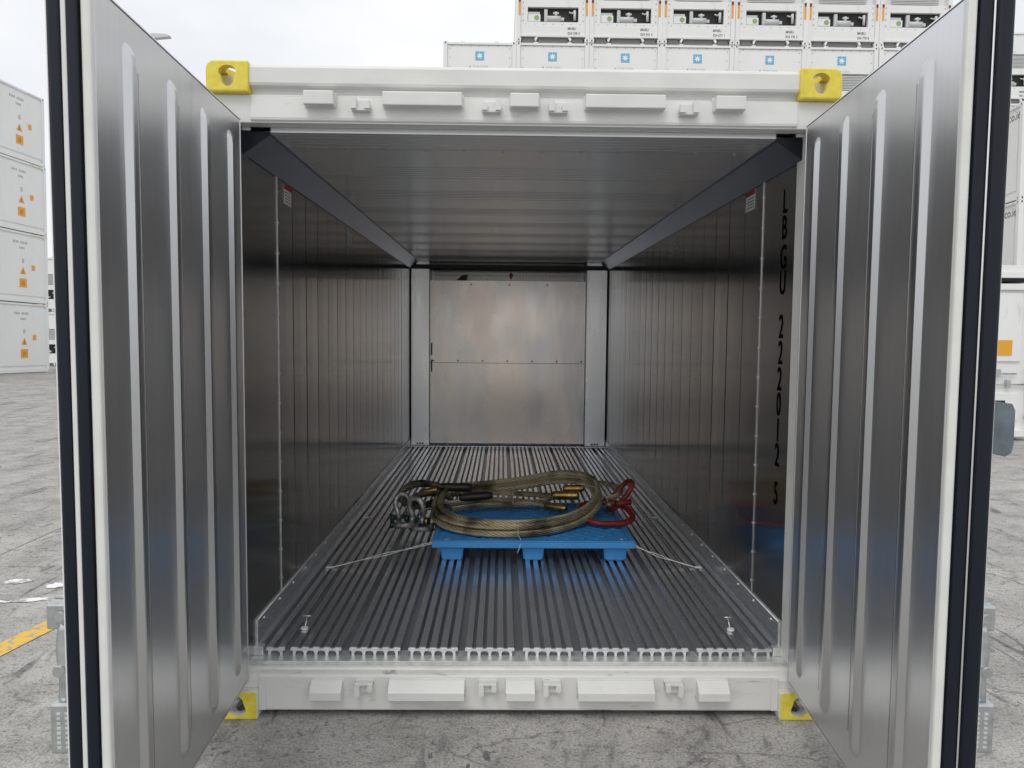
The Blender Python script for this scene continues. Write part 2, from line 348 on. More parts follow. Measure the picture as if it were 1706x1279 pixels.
def keeper(xc, z, up, big, par):
    b = MB(); s_ = 1 if up else -1
    b.box(xc - .036, xc + .036, -.004, .036, z - .006, z + .006, .002)
    b.box(xc - .030, xc + .030, .012, .034, min(z, z + s_ * .04), max(z, z + s_ * .04), .003)
    for e, h in ((-1, .048 if big < 0 else .028), (1, .048 if big > 0 else .028)):
        p = [(xc + e * .036, z), (xc + e * .036, z + s_ * h * .7), (xc + e * .028, z + s_ * h), (xc + e * .014, z + s_ * h * .8), (xc + e * .016, z)]
        if (e * s_) > 0: p = p
        b.prism(p, -.016, .03, 'y')
    return b.build('cam_keeper', m_white, par)
for xc, bg_ in ((-.630, -1), (-.130, 1), (.126, -1), (.628, 1)): keeper(xc, 2.413, True, bg_, header)
# sill beam
sp_ = [(.11, .028), (.032, .028), (.030, .034), (.030, .166), (.034, .174), (.044, .178), (.066, .180), (.070, .184), (.072, .189), (.11, .1895)]
sill = MB().prism(sp_, -1.0575, 1.0575, 'x').build('sill_beam', m_sillw, C0)
for s in (-1, 1):
    xa, xb = sorted((s * 1.058, s * 1.20)); b = MB()
    b.prism([(.11, .119), (.036, .119), (.036, .150), (.05, .172), (.066, .18), (.072, .1893), (.11, .1893)], xa, xb, 'x').build('sill_end', m_sillw, C0)
    xa, xb = sorted((s * 1.030, s * 1.0565)); MB().box(xa, xb, .024, .029, .03, .165, .001).build('weld_plate', m_sillw, sill)
for (x0, x1) in [(-.842, -.717), (-.529, -.224), (-.056, .060), (.235, .544), (.721, .847)]:
    b = MB().prism([(.0285, .088), (-.018, .088), (-.021, .091), (-.021, .122), (-.018, .126), (.02, .158), (.0285, .159)], x0, x1, 'x'); b.build('stop_block', m_white, sill); weld(x0, x1, .029, .088, .159, sill)
for xc, bg_ in ((-.628, -1), (-.130, -1), (.130, -1), (.624, 1)): keeper(xc, .150, False, bg_, sill)
# threshold and floor
thr = MB().box(-HX, HX, .088, .20, .190, .2065, .002).build('threshold_plate', m_comb, C0)
floor = MB().box(-HX, HX, .201, 5.9, .16, .2045).build('floor_base', m_alub, C0)
groups = [(-1.063, -.983, 2), (-.960, -.747, 5), (-.714, -.500, 5), (-.467, -.258, 5), (-.228, -.020, 5), (.015, .228, 5), (.261, .466, 5), (.499, .715, 5), (.749, .952, 5), (.983, 1.070, 2)]
def rail_mesh(y1, dz):
    w, q = .0138, .0045
    P = [(-q - .004, -.0380), (q + .004, -.0380), (q, -.034), (q, -.013), (q + .004, -.0075), (w, -.006), (w, -.001), (w - .001, 0), (-w + .001, 0), (-w, -.001), (-w, -.006), (-q - .004, -.0075), (-q, -.013), (-q, -.034)]
    me = MB().prism(P, 0, y1, 'y').mesh('floor_rail'); me.materials.append(m_alu); return me
rails = [rail_mesh(5.55, 0)]
for a, c, k in groups:
    xs = [a + .0155 + (c - a - .031) * i / (k - 1) for i in range(k)]
    for x in xs:
        o = bpy.data.objects.new('floor_rail', rails[0]); COL.objects.link(o); o.parent = floor
        o.location = (x, .1465 + random.uniform(-.001, .001), ZF + 2.5e-3 + random.uniform(-.0006, .0006)); o.rotation_euler = (0, rad(random.uniform(-.7, .7)), 0)
    # cut end of each extrusion: a bar on legs with rounded arches
    b = MB(); b.box(a, c, .1405, .1535, ZF - .012, ZF - .003, .001)
    for x in xs: b.box(x - .0055, x + .0055, .1405, .1535, .2068, ZF - .011, .001)
    for x in xs:
        for e in (-1, 1):
            if (x == xs[0] and e < 0) or (x == xs[-1] and e > 0): continue
            b.prism([(x + e * .0052, ZF - .024), (x + e * .0052, ZF - .0115), (x + e * .017, ZF - .0115), (x + e * .009, ZF - .0145)], .141, .153, 'y')
    b.build('extrusion_end', m_comb, floor)
# side kick plates with rivets
for s in (-1, 1):
    b = MB(); x = s * HX
    P = [(x, .2068), (x, .337), (x - s * .006, .333), (x - s * .010, .243), (x - s * .028, .238), (x - s * .028, .2068)]
    b.prism(P, .175, 5.70, 'y'); kp = b.build('kick_plate', m_alu, C0)
    xa, xb = sorted((x, x - s * .042)); MB().box(xa, xb, .142, .18, .2068, .244, .003).box(min(x, x - s * .012), max(x, x - s * .012), .168, .182, .243, .345, .003).build('kick_plate_end', m_comb, C0)
    b = MB()
    for i in range(22):
        y = .28 + i * .235; b.cyl((x - s * .004, y, .318), (x - s * .011, y, .318), .006, 8)
    b.build('rivet_row', m_comb, kp)['kind'] = 'stuff'
    rc = MB().tube([(x - s * .004, .18, .339), (x - s * .004, 5.7, .339)], .0035, 6).build('edge_bead', m_comb, kp)
# insulated wall cores and outer skins
for s in (-1, 1):
    xa, xb = sorted((s * (HX + .007), s * 1.212)); MB().box(xa, xb, .17, 5.98, .15, 2.50).build('side_wall_core', m_white, C0)
MB().box(-1.21, 1.21, .10, 5.98, 2.42, 2.565).build('roof_panel', m_white, C0)
MB().box(-1.21, 1.21, 5.985, 6.04, .06, 2.56).build('machinery_end_panel', m_white, C0)
MB().box(-1.14, 1.14, .12, 5.98, .06, .15).build('underfloor', m_white, C0)
# wall lining panels
for s in (-1, 1):
    edges = [.158, .562] + [.568 + (.235 if i == 0 else 0) * 0 + i * .2585 for i in range(21)]
    edges[-1] = 5.735
    for i in range(len(edges) - 1):
        a, c = edges[i], edges[i + 1]
        if c - a < .02: continue
        b = MB(); g_ = .0012; x0, x1 = sorted((0, s * .0055))
        # shallow folded panel: flat face with returned edges
        t = .0004 if i else 0
        P = [(s * .0055, a + g_), (s * .0035, a + g_), (s * .0004, a + .006), (0 - s * t * random.uniform(.3, 1), (a + c) / 2), (s * .0004, c - .006), (s * .0035, c - g_), (s * .0055, c - g_)]
        b.prism(P, .20, 2.36, 'z'); o = b.build('wall_panel', m_wall, C0); o.location = (s * HX, 0, 0)
        if i: yc = (a + c) / 2; an = rad(random.uniform(-.5, .5)); o.data.transform(Matrix.Translation((0, yc, 0)) @ Matrix.Rotation(an, 4, 'Z') @ Matrix.Translation((0, -yc, 0)))
    # joint strip with rivets
    js = MB().box(min(s * HX, s * (HX - .003)), max(s * HX, s * (HX - .003)), .558, .572, .338, 2.30, .001).build('joint_strip', m_comb if s < 0 else m_col, C0)
    b = MB()
    for i in range(14):
        z = .40 + i * .138; b.cyl((s * (HX - .0025), .565, z), (s * (HX - .008), .565, z), .0065, 8)
    b.build('rivet_row', m_galv, js)['kind'] = 'stuff'
# coves between wall and ceiling
for s in (-1, 1):
    P = [(s * HX, 2.268), (s * (HX - .004), 2.262), (s * (HX - .107), ZC - .010), (s * (HX - .112), ZC + .004), (s * HX, ZC + .006)]
    MB().prism(P, .1030, 5.72, 'y').build('ceiling_cove', m_navy, C0); MB().prism(P, .0992, .1028, 'y').build('cove_end_shade', m_rubber, C0)  # thin dark piece added so the lit cove end reads as shaded
    xa, xb = sorted((s * 1.08, s * 1.112)); MB().box(xa, xb, .092, .0990, 2.352, 2.3645, .002).build('sealant_dab', m_caul, C0)
# ceiling sheets with groups of transverse ridges
y = .105; n_ = 0
while y < 5.7:
    c = min(y + (.255 if n_ == 0 else .62), 5.735)
    P = [(y, ZC + .006), (y, ZC + .001), (y + .004, ZC)]
    start = y + (.02 if n_ == 0 else .36)
    for k in range(5):
        q = start + k * .048
        if q + .02 < c: P += [(q, ZC), (q + .0015, ZC - .0010), (q + .0050, ZC - .0010), (q + .0065, ZC)]
    P += [(c - .004, ZC), (c - .001, ZC + .001), (c - .001, ZC + .006)]
    MB().prism(P, -HX + .05, HX - .05, 'x').build('ceiling_panel', m_ceil, C0); y = c; n_ += 1
b = MB()
for i in range(12): b.cyl((-.92 + i * .167, .372, ZC + .001), (-.92 + i * .167, .372, ZC - .004), .005, 8)
b.build('rivet_row', m_galv, C0)['kind'] = 'stuff'
MB().box(-HX + .113, HX - .113, .0995, .1045, ZC + .0008, 2.3655, .001).build('ceiling_front_trim', m_ceil, C0)
# bulkhead
for x0, x1 in ((-1.106, -.897), (.869, 1.106)):
    o = MB().box(x0, x1, 5.705, 5.90, .262, 2.345, .006).build('bulkhead_column', m_col, C0)
    for k in range(3):
        xx = (x0 + x1) / 2 - .03 + k * .03; MB().cyl((xx, 5.706, .285), (xx, 5.700, .285), .011, 8).build('drain_hole', m_dgrey, o)
pu = MB().box(-.895, .867, 5.750, 5.756, 1.205, 2.135, .002).build('bulkhead_panel', m_bulk, C0)
pl = MB().box(-.895, .867, 5.747, 5.753, .283, 1.2035, .002).build('bulkhead_panel', m_bulk, C0)
for i in range(7): MB().cyl((-.86 + i * .281, 5.75, 1.228), (-.86 + i * .281, 5.744, 1.228), .009, 8).build('screw', m_dgrey, pu)
for i in range(3): MB().cyl((-.43 + i * .43, 5.75, 2.09), (-.43 + i * .43, 5.744, 2.09), .009, 8).build('screw', m_dgrey, pu)
MB().cyl((.02, 5.75, 2.20), (.02, 5.735, 2.20), .022, 12).build('sensor_knob', m_redlab, pu)
for z in (1.36, 1.17): MB().box(-.885, -.868, 5.744, 5.7462, z - .07, z + .07).build('green_sticker', mat('green_sticker', (.16, .22, .17), .6), pu if z > 1.2 else pl)
MB().box(-1.106, 1.106, 5.69, 5.76, .243, .2625, .004).build('bulkhead_foot', m_alu, C0)
MB().box(-1.106, 1.106, 5.94, 5.975, .2, 2.42).build('bulkhead_back', m_wall, C0)
MB().box(-1.106, 1.106, 5.672, 5.700, 2.258, 2.306, .004).build('air_baffle', mat('baffle_dark', (.008, .011, .013), .45), C0)
b = MB()
for i in range(52): b.box(-.88 + i * .0337, -.872 + i * .0337, 5.80, 5.815, 2.12, 2.36)
b.box(-.89, .862, 5.80, 5.815, 2.21, 2.217)
g = b.build('return_air_grille', m_wall, C0); g['kind'] = 'stuff'
MB().box(-.895, .867, 5.757, 5.93, 2.118, 2.128, .001).build('grille_sill', m_col, C0)
MB().prism([(-.60, 2.136), (-.49, 2.136), (-.47, 2.2), (-.53, 2.2)], 5.765, 5.79, 'y').build('grille_bracket', m_dgrey, C0)
# notices on the walls
def notice(s, y0, y1, z0, z1, red):
    x = s * (HX - .0035); xa, xb = sorted((x, x + s * .0015))
    o = MB().box(xa, xb, y0, y1, z0, z1).build('wall_notice', m_lab, C0); e = x - s * .0006
    if red: MB().box(min(e, x), max(e, x), y0 + .001, y1 - .001, z1 - .024, z1 - .001).build('notice_header', m_redlab, o)
    b = MB()
    for k in range(4 if red else 2):
        z = z0 + (z1 - z0) * (.12 + .15 * k); b.box(min(e, x), max(e, x), y0 + .015, y1 - .015 - .02 * (k % 2), z, z + .004)
    b.build('notice_print', m_print, o)
notice(-1, .675, .800, 2.163, 2.256, True); notice(1, .675, .815, 2.163, 2.258, True)
notice(-1, 2.17, 2.33, 2.13, 2.225, False); notice(1, 2.32, 2.46, 2.145, 2.23, False)
# stencilled number down the right wall
for ch, z in zip('LBGU2220125', (2.128, 2.018, 1.893, 1.784, 1.597, 1.484, 1.371, 1.262, 1.149, 1.040, .872)):
    me = text_mesh(ch, .142, .74, .0002, .0018); me.materials.append(m_stencil)
    o = link('wall_letter', me, None, C0); o.matrix_basis = frame((0, -1, 0), (0, 0, 1), (HX - .0012, .287, z))

# doors, standing open towards the viewer
def door(s, ang, hx, wd):
    D = empty('d')
    name = 'open_door'
    b = MB(); X = lambda v: s * v
    def bx(mb, v0, v1, u0, u1, z0, z1, bev=0., mi=0):
        xa, xb = sorted((X(v0), X(v1))); return mb.box(xa, xb, -u1, -u0, z0, z1, bev, mi)
    Z0, Z1 = .166, 2.372
    body = bx(MB(), .012, .085, .0, wd - .014, Z0 + .02, Z1 - .02, .004).build(name, m_white, C0)
    bpy.data.objects.remove(D)
    body.location = (hx, 0, 0); body.rotation_euler = (0, 0, ang)
    # steel lining with folded margin
    bx(MB(), 0, .0115, .004, wd - .024, Z0 + .006, Z1 - .006, .002).build('door_lining', m_door, body)
    b = bx(MB(), -.003, .020, wd - .0235, wd + .002, Z0, Z1, .006); b.build('edge_trim', m_white, body)
    b = bx(MB(), -.002, .0118, -.002, wd - .024, Z1 - .0055, Z1 - .0005, .001); bx(b, -.002, .0118, -.002, wd - .024, Z0 + .0005, Z0 + .0055, .001); bx(b, -.002, .0118, -.003, .0035, Z0, Z1, .001); b.build('lining_bead', m_col, body)
    # pressed ribs with tapered ends
    for u in (.135, .415, .695, .985):
        prof = [(-.034, 0), (-.031, .08), (-.015, .92), (-.010, 1), (.010, 1), (.015, .92), (.031, .08), (.034, 0)]
        zs = [(.245, .3, .02), (.249, .62, .2), (.258, .86, .5), (.274, 1, .85), (.30, 1, 1), (2.24, 1, 1), (2.266, 1, .85), (2.282, .86, .5), (2.291, .62, .2), (2.295, .3, .02)]
        v = []; f = []; n = len(prof)
        for z, wsc, hsc in zs: v += [(X(.0005 - .0175 * h * hsc), -(u + p * wsc), z) for p, h in prof]
        for i in range(len(zs) - 1): f += [[i * n + j, i * n + j + 1, (i + 1) * n + j + 1, (i + 1) * n + j] for j in range(n - 1)]
        f += [list(range(n)), [(len(zs) - 1) * n + j for j in range(n)]]
        MB().add(v, f, 0, False).build('pressed_rib', m_rib, body)
        # shallow pressed line beside each rib
        bx(MB(), -.0012, .0005, u - .062, u - .059, .30, 2.24).build('press_line', m_wall, body)
    # gaskets round the free edge, top and bottom
    if s < 0: lips = [(.024, .050, .012), (.064, .092, .012)]; mid = (.051, .063); out = (.0935, .0965)
    else: lips = [(.024, .054, .010), (.062, .100, .018)]; mid = (.0548, .0612); out = (.1008, .103)
    for v0, v1, pr in lips:
        b = MB(); c = (v0 + v1) / 2; w = (v1 - v0) / 2
        P = [(X(c + w * q), -(wd - .010 + (pr + .006) * h)) for q, h in ((-1, 0), (-.99, .6), (-.9, .86), (-.6, .97), (-.2, 1), (.2, 1), (.6, .97), (.9, .86), (.99, .6), (1, 0))]
        if s < 0: P = P[::-1]
        b.prism(P, Z0 - .02, Z1 + .02, 'z', smooth=False)
        bx(b, v0, v1, .0, wd - .01, Z1 - .01, Z1 + .018, .004); bx(b, v0, v1, .0, wd - .01, Z0 - .018, Z0 + .01, .004)
        b.build('rubber_gasket', m_rubber, body)
    bx(MB(), mid[0], mid[1], wd - .012, wd + .004, Z0, Z1, .002).build('gasket_spacer', m_white if s < 0 else m_col, body)
    bx(MB(), out[0], out[1], 0, wd + .004, Z0 - .02, Z1 + .02, .0008).build('outer_skin', m_rwhite, body)
    bx(MB(), .086, out[0] - .0005, 0, wd - .012, Z0 + .02, Z1 - .02).build('door_skin_core', m_white, body)
    # locking gear on the outer face
    o0 = out[1]
    lg = bx(MB(), o0, o0 + .085 if s < 0 else o0 + .075, wd - .11, wd - .075, .815, .882, .006)
    lg.cyl((X(o0 + .045), -(wd - .072), .853), (X(o0 + .045), -(wd - .06), .853), .012, 10)
    lg.build('handle_bracket', m_galv, body)
    b = MB(); pts = [(X(o0 + .045), -(wd - .09), .83), (X(o0 + .05), -(wd - .085), .76), (X(o0 + .042), -(wd - .08), .70), (X(o0 + .045), -(wd - .08), .63)]
    b.tube(spline(pts, .02), .017, 8); b.cyl((X(o0 + .05), -(wd - .07), .715), (X(o0 + .05), -(wd - .055), .715), .014, 10)
    b.build('lock_handle', m_galv, body)
    h = bx(MB(), o0 + .002, o0 + .070, wd - .10, wd - .05, .505, .635, .006).build('handle_hub', m_galv, body)
    b = MB()
    for col_ in (0, 1):
        for k in range(8):
            z = .52 + k * .0125; v0 = o0 + .024 + col_ * .02
            bx(b, v0, v0 + .009, wd - .0505, wd - .0488, z, z + .006)
    b.build('embossed_marks', m_comb, h)
    rod = MB().cyl((X(o0 + .05), -(wd - .22), .1), (X(o0 + .05), -(wd - .22), 2.46), .017, 12); rod.build('lock_rod', m_galv, body)
    if s > 0:
        P = [(X(o0), 1.285), (X(o0 + .075), 1.268), (X(o0 + .090), 1.278), (X(o0 + .094), 1.30), (X(o0 + .094), 1.385), (X(o0 + .086), 1.402), (X(o0 + .06), 1.406), (X(o0), 1.412)]
        MB().prism(P, -(wd - .09), -(wd - .075), 'y').build('catch_plate', m_plate, body)
    for z in (.35, .9, 1.55, 2.15): bx(MB(), o0, o0 + .03, -.02, .14, z - .05, z + .05, .004).build('hinge_blade', m_galv, body)
    return body
door(-1, rad(2.6), -1.0895, 1.185)
door(1, rad(-4.0), 1.0845, 1.175)
MB().box(1.2195, 1.258, .20, .30, 2.505, 2.552, .004).build('dark_side_block', m_rubber, C0)  # added dark block, stands for a dark bit of a background container

# ------------------------------------------------------------------ pallet
PX0, PX1, PY0, PY1, PZ = -.478, .695, 1.34, 2.34, .368
pal = tag(empty('plastic_pallet', ((PX0 + PX1) / 2, (PY0 + PY1) / 2, ZF)), 'bright blue plastic pallet on the ribbed floor under coiled wire rope', 'pallet')
def pl_build(mb, name, mt): o = mb.build(name, mt, pal); o.location = -pal.location; return o
pl_build(MB().box(PX0, PX1, PY0, PY1, PZ - .044, PZ - .008, .006), 'deck', m_blue)
b = MB()
for (x0, x1, y0, y1) in [(PX0, PX1, PY0, PY0 + .03), (PX0, PX1, PY1 - .03, PY1), (PX0, PX0 + .03, PY0 + .031, PY1 - .031), (PX1 - .03, PX1, PY0 + .031, PY1 - .031)]: b.box(x0, x1, y0, y1, PZ - .0078, PZ, .003)
pl_build(b, 'deck_rim', m_blue)
b = MB()
nx, ny = 13, 9
for k in range(-ny, nx + ny):   # diagonal lattice of raised treads
    for sg in (1, -1):
        pts = []
        for tt in range(41):
            y = PY0 + .035 + (PY1 - PY0 - .07) * tt / 40; x = (PX0 + .04 + k * .09 + (y - PY0) * 1.05) if sg > 0 else (PX1 - .04 - k * .09 - (y - PY0) * 1.05)
            if PX0 + .035 < x < PX1 - .035: pts.append((x, y, PZ - .008))
        if len(pts) > 1:
            p, q = Vector(pts[0]), Vector(pts[-1]); d = (q - p).normalized(); nn = Vector((d.y, -d.x, 0)) * .006
            b.add([p - nn, p + nn, q + nn, q - nn, p - nn * .7 + Vector((0, 0, .006)), p + nn * .7 + Vector((0, 0, .006)), q + nn * .7 + Vector((0, 0, .006 + .0004 * sg)), q - nn * .7 + Vector((0, 0, .006 + .0004 * sg))],
                  [[0, 1, 5, 4], [1, 2, 6, 5], [2, 3, 7, 6], [3, 0, 4, 7], [4, 5, 6, 7]])
pl_build(b, 'deck_lattice', m_blue)
fx = [(-.430, -.296), (.045, .172), (.518, .655)]
for x0, x1 in fx:
    for j in range(3):
        y0 = PY0 + .03 + j * (PY1 - PY0 - .17) / 2; y1 = y0 + .11
        t = .008; zb_ = ZF + .003
        v = [(x0 + t, y0 + t, zb_), (x1 - t, y0 + t, zb_), (x1 - t, y1 - t, zb_), (x0 + t, y1 - t, zb_), (x0, y0, PZ - .045), (x1, y0, PZ - .045), (x1, y1, PZ - .045), (x0, y1, PZ - .045)]
        k = bmesh.new(); vs = [k.verts.new(p) for p in v]
        for q in [[3, 2, 1, 0], [0, 1, 5, 4], [1, 2, 6, 5], [2, 3, 7, 6], [3, 0, 4, 7], [4, 5, 6, 7]]: k.faces.new([vs[i] for i in q])
        bmesh.ops.bevel(k, geom=k.edges[:], offset=.008, segments=2, affect='EDGES')
        pl_build(MB().bm(k), 'foot', m_blue)
        pl_build(MB().box(x0 + .008, x1 - .008, y0 + .004 - .012 * (j == 0), y1 - .006, PZ - .0078, PZ - .0015, .002), 'foot_cap', m_blue)

# ------------------------------------------------------------------ wire rope sling
SL = tag(empty('wire_rope_sling', (.05, 1.85, PZ)), 'coiled greasy wire rope sling with red links and shackles on the blue pallet', 'sling')
def sl(mb, name, mt, par=None):
    o = mb.build(name, mt, par or SL)
    if par is None: o.location = -SL.location
    return o
def rope(pts, r=.0195, mt=m_rope, pitch=.20, hand=1, name='rope'):
    P = spline(pts, .010); up = None; F = []; L = 0
    for i, p in enumerate(P):
        t = (P[min(i + 1, len(P) - 1)] - P[max(i - 1, 0)]).normalized()
        if up is None: up = t.orthogonal().normalized()
        up = (up - t * up.dot(t)).normalized(); F.append((p, up.copy(), t.cross(up), L))
        if i + 1 < len(P): L += (P[i + 1] - p).length
    b = MB(); b.tube(P[::3] + [P[-1]], r * .5, 6, 1)
    for k in range(6):
        ph = 2 * math.pi * k / 6
        b.tube([p + (u * math.cos(ph + hand * 2 * math.pi * l / pitch) + w * math.sin(ph + hand * 2 * math.pi * l / pitch)) * r * .68 for p, u, w, l in F], r * .285, 6)
    return sl(b, name, [mt, m_black])
# three laps of the big coil (front laps lie on the deck, back laps ride over the fittings)
def lap(dx, dy, dz, k=1.):
    return [Vector((x * k + dx, (y - 1.85) * k + 1.85 + dy, z + dz)) for x, y, z in
            [(-.40, 2.20, .455), (-.18, 2.235, .465), (.08, 2.25, .495), (.30, 2.24, .535), (.47, 2.16, .545), (.56, 2.02, .52), (.55, 1.86, .465), (.46, 1.70, .415), (.30, 1.53, .392), (.10, 1.425, .386), (-.10, 1.405, .386), (-.28, 1.45, .388), (-.42, 1.56, .395), (-.495, 1.70, .415), (-.50, 1.86, .445), (-.48, 2.00, .455)]]
rope(lap(0, 0, .004)); rope([p + Vector((.015, -.012, .012)) for p in lap(.0, .03, .05, .95)]); rope([p + Vector((.0, .0, -.03)) for p in lap(-.01, .045, .03, .97)[:7]]); rope(lap(.006, .036, .010, .965)); rope(lap(-.004, .022, .040, .985), hand=1)
rope([(-.52, 2.12, .47), (-.30, 2.18, .475), (-.05, 2.17, .47), (.18, 2.13, .468), (.33, 2.09, .468)])
rope([(-.47, 2.02, .425), (-.25, 2.10, .435), (.0, 2.10, .435), (.18, 2.04, .428), (.28, 1.98, .422)])
rope([(-.40, 1.94, .41), (-.2, 2.04, .415), (.02, 2.06, .415), (.2, 2.08, .44), (.34, 2.10, .495)])
rope([(.42, 2.14, .52), (.55, 2.13, .55), (.66, 2.10, .545), (.72, 2.06, .52), (.68, 2.00, .49), (.60, 1.98, .475)], mt=m_rope)
# eye at the left with thimble
rope([(-.36, 2.16, .485), (-.46, 2.15, .515), (-.55, 2.12, .545), (-.64, 2.10, .555), (-.71, 2.08, .53), (-.735, 2.06, .48), (-.71, 2.04, .43), (-.65, 2.05, .405), (-.56, 2.08, .42), (-.46, 2.12, .45), (-.36, 2.15, .47)], .017, m_ropedk)
rope([(-.40, 2.06, .45), (-.50, 2.02, .485), (-.58, 1.99, .505), (-.645, 1.97, .49), (-.66, 1.95, .45), (-.62, 1.94, .42), (-.53, 1.96, .415), (-.42, 2.00, .42)], .015, m_ropedk)
def ferrule(p, q, r, mt):
    p, q = Vector(p), Vector(q); d = (q - p); b = MB()
    b.tube([p, p + d * .06, p + d * .2, p + d * .8, p + d * .94, q], [r * .72, r * .9, r, r, r * .9, r * .72], 14); sl(b, 'ferrule', mt)
ferrule((-.50, 2.135, .515), (-.28, 2.16, .51), .030, m_dferr); ferrule((-.36, 2.07, .455), (-.14, 2.10, .47), .028, m_dferr)
ferrule((-.62, 2.06, .495), (-.50, 2.05, .515), .019, m_brass)
ferrule((.26, 2.10, .472), (.44, 2.06, .478), .030, m_brass); ferrule((.34, 2.125, .512), (.48, 2.10, .52), .024, m_brass); ferrule((.21, 2.00, .425), (.35, 1.93, .42), .026, m_brass); ferrule((.44, 1.93, .43), (.53, 1.90, .44), .018, m_brass)
def link_ring(M, a, bb, r, mt, name):
    pts = []
    for i in range(40):
        t = 2 * math.pi * i / 40; c, s = math.cos(t), math.sin(t)
        pts.append(M @ Vector((a * math.copysign(abs(c) ** .75, c), bb * math.copysign(abs(s) ** .85, s), 0)))
    return sl(MB().tube(pts, r, 12, closed=True), name, mt)
M1 = Matrix.Translation((.585, 1.80, .425)) @ Matrix.Rotation(rad(9), 4, 'Z') @ Matrix.Rotation(rad(12), 4, 'X'); link_ring(M1, .165, .155, .019, m_red, 'master_link')
M2 = Matrix.Translation((.705, 1.98, .50)) @ Matrix.Rotation(rad(-52), 4, 'Y') @ Matrix.Rotation(rad(20), 4, 'X'); link_ring(M2, .115, .055, .017, m_red, 'connecting_link')
sl(MB().cyl((.66, 1.88, .465), (.76, 1.90, .475), .02, 12), 'link_coupler', m_red)
sl(MB().cyl((.60, 1.86, .47), (.625, 1.845, .465), .016, 10).cyl((.597, 1.862, .471), (.628, 1.843, .464), .008, 8), 'clamp_nut', m_bow)
def shackle(o, rz, ry, sc_):
    M = Matrix.Translation(o) @ Matrix.Rotation(rz, 4, 'Z') @ Matrix.Rotation(ry, 4, 'X') @ Matrix.Scale(sc_, 4)
    pts = [(-.034, 0, -.02), (-.036, 0, .01), (-.046, 0, .05), (-.046, 0, .085), (-.028, 0, .115), (0, 0, .125), (.028, 0, .115), (.046, 0, .085), (.046, 0, .05), (.036, 0, .01), (.034, 0, -.02)]
    b = MB().tube(spline([M @ Vector(p) for p in pts], .01), .0165 * sc_, 10)
    for e in (-1, 1): b.cyl(M @ Vector((e * .022, 0, -.022)), M @ Vector((e * .048, 0, -.022)), .026 * sc_, 14)
    bow = sl(b, 'shackle_bow', m_bow)
    p = MB().cyl(M @ Vector((-.075, 0, -.022)), M @ Vector((.062, 0, -.022)), .0135 * sc_, 12)
    p.cyl(M @ Vector((-.088, 0, -.022)), M @ Vector((-.064, 0, -.022)), .021 * sc_, 12)
    sl(p, 'shackle_pin', m_green)
    n = MB().cyl(M @ Vector((.050, 0, -.022)), M @ Vector((.074, 0, -.022)), .024 * sc_, 6); sl(n, 'shackle_nut', m_brass)
shackle((-.715, 1.93, .385), rad(25), rad(-14), .98); shackle((-.615, 1.88, .375), rad(-25), rad(14), 1.05)
shackle((-.700, 1.90, .318), rad(5), rad(78), 1.1); shackle((-.575, 1.87, .308), rad(-4), rad(80), 1.1)
rope([(-.44, 2.10, .50), (-.55, 2.06, .545), (-.65, 2.02, .55), (-.72, 1.99, .52), (-.73, 1.97, .47), (-.70, 1.96, .43)], .020, m_ropedk)
rope([(-.42, 2.04, .47), (-.52, 1.99, .50), (-.60, 1.95, .50), (-.63, 1.93, .46), (-.60, 1.92, .425)], .020, m_ropedk)
rope([(-.55, 1.95, .42), (-.50, 1.85, .45), (-.47, 1.74, .44), (-.40, 1.62, .43)], .018, m_ropedk)
# wire ties round the coil
def tie(pts, name='tie_wire', r=.0022): return sl(MB().tube(spline(pts, .01), r, 6), name, m_wire)
tie([(.02, 1.385, .375), (.02, 1.385, .40), (.02, 1.41, .43), (.02, 1.46, .42), (.02, 1.475, .39)]); tie([(.02, 1.383, .39), (.035, 1.36, .37), (.03, 1.335, .34), (.015, 1.325, .30)])
tie([(.0, 2.12, .40), (.0, 2.04, .43), (.0, 2.10, .48), (.0, 2.20, .52), (.0, 2.28, .49)])
tie([(.44, 2.06, .53), (.50, 1.99, .56), (.58, 1.92, .54), (.61, 1.87, .48)]); tie([(-.60, 1.84, .41), (-.53, 1.80, .45), (-.47, 1.78, .43), (-.46, 1.77, .40)])
# lashing wires from the pallet to the floor
def lashing(a, b_, sag, lab, r=.003, twist=True):
    a, b_ = Vector(a), Vector(b_); L = empty('lashing_wire', (b_.x, b_.y, b_.z)); tag(L, lab, 'wire', 'wires lashing the pallet')
    for k in range(2 if twist else 1):
        pts = []
        for i in range(13):
            t = i / 12; p = a.lerp(b_, t); p.z -= sag * math.sin(math.pi * t); w = .006 * (1 - abs(2 * t - 1)) + .012 * max(0, .3 - t)
            pts.append(p + Vector((w * math.cos(9 * t + k * 3), w * math.sin(7 * t + 3 * k), w * math.sin(9 * t + 3 * k))) if 0 < i < 12 else p)
        o = MB().tube(spline(pts, .03), r * (.7 if twist else 1), 5).build('strand', m_wire, L); o.location = -L.location
    o = MB().box(b_.x - .02, b_.x + .02, b_.y - .008, b_.y + .008, b_.z - .002, b_.z + .009, .002).build('clip', m_wire, L); o.location = -L.location
lashing((PX0 + .10, PY0 + .03, PZ + .003), (-1.032, 1.213, ZF + .006), .0, 'pale twisted wire from the pallet corner to the floor, front left')
lashing((PX1 - .08, PY0 + .05, PZ + .003), (1.035, 1.243, ZF + .006), .015, 'pale twisted wire from the pallet corner to the floor, front right')
lashing((-.66, 1.98, .33), (-1.028, 2.36, ZF + .006), .01, 'thin wire running from the shackles to the left of the floor', .0018, False)
lashing((.72, 2.05, .33), (1.018, 2.405, ZF + .006), .01, 'thin wire running from the red links to the right of the floor', .0018, False)
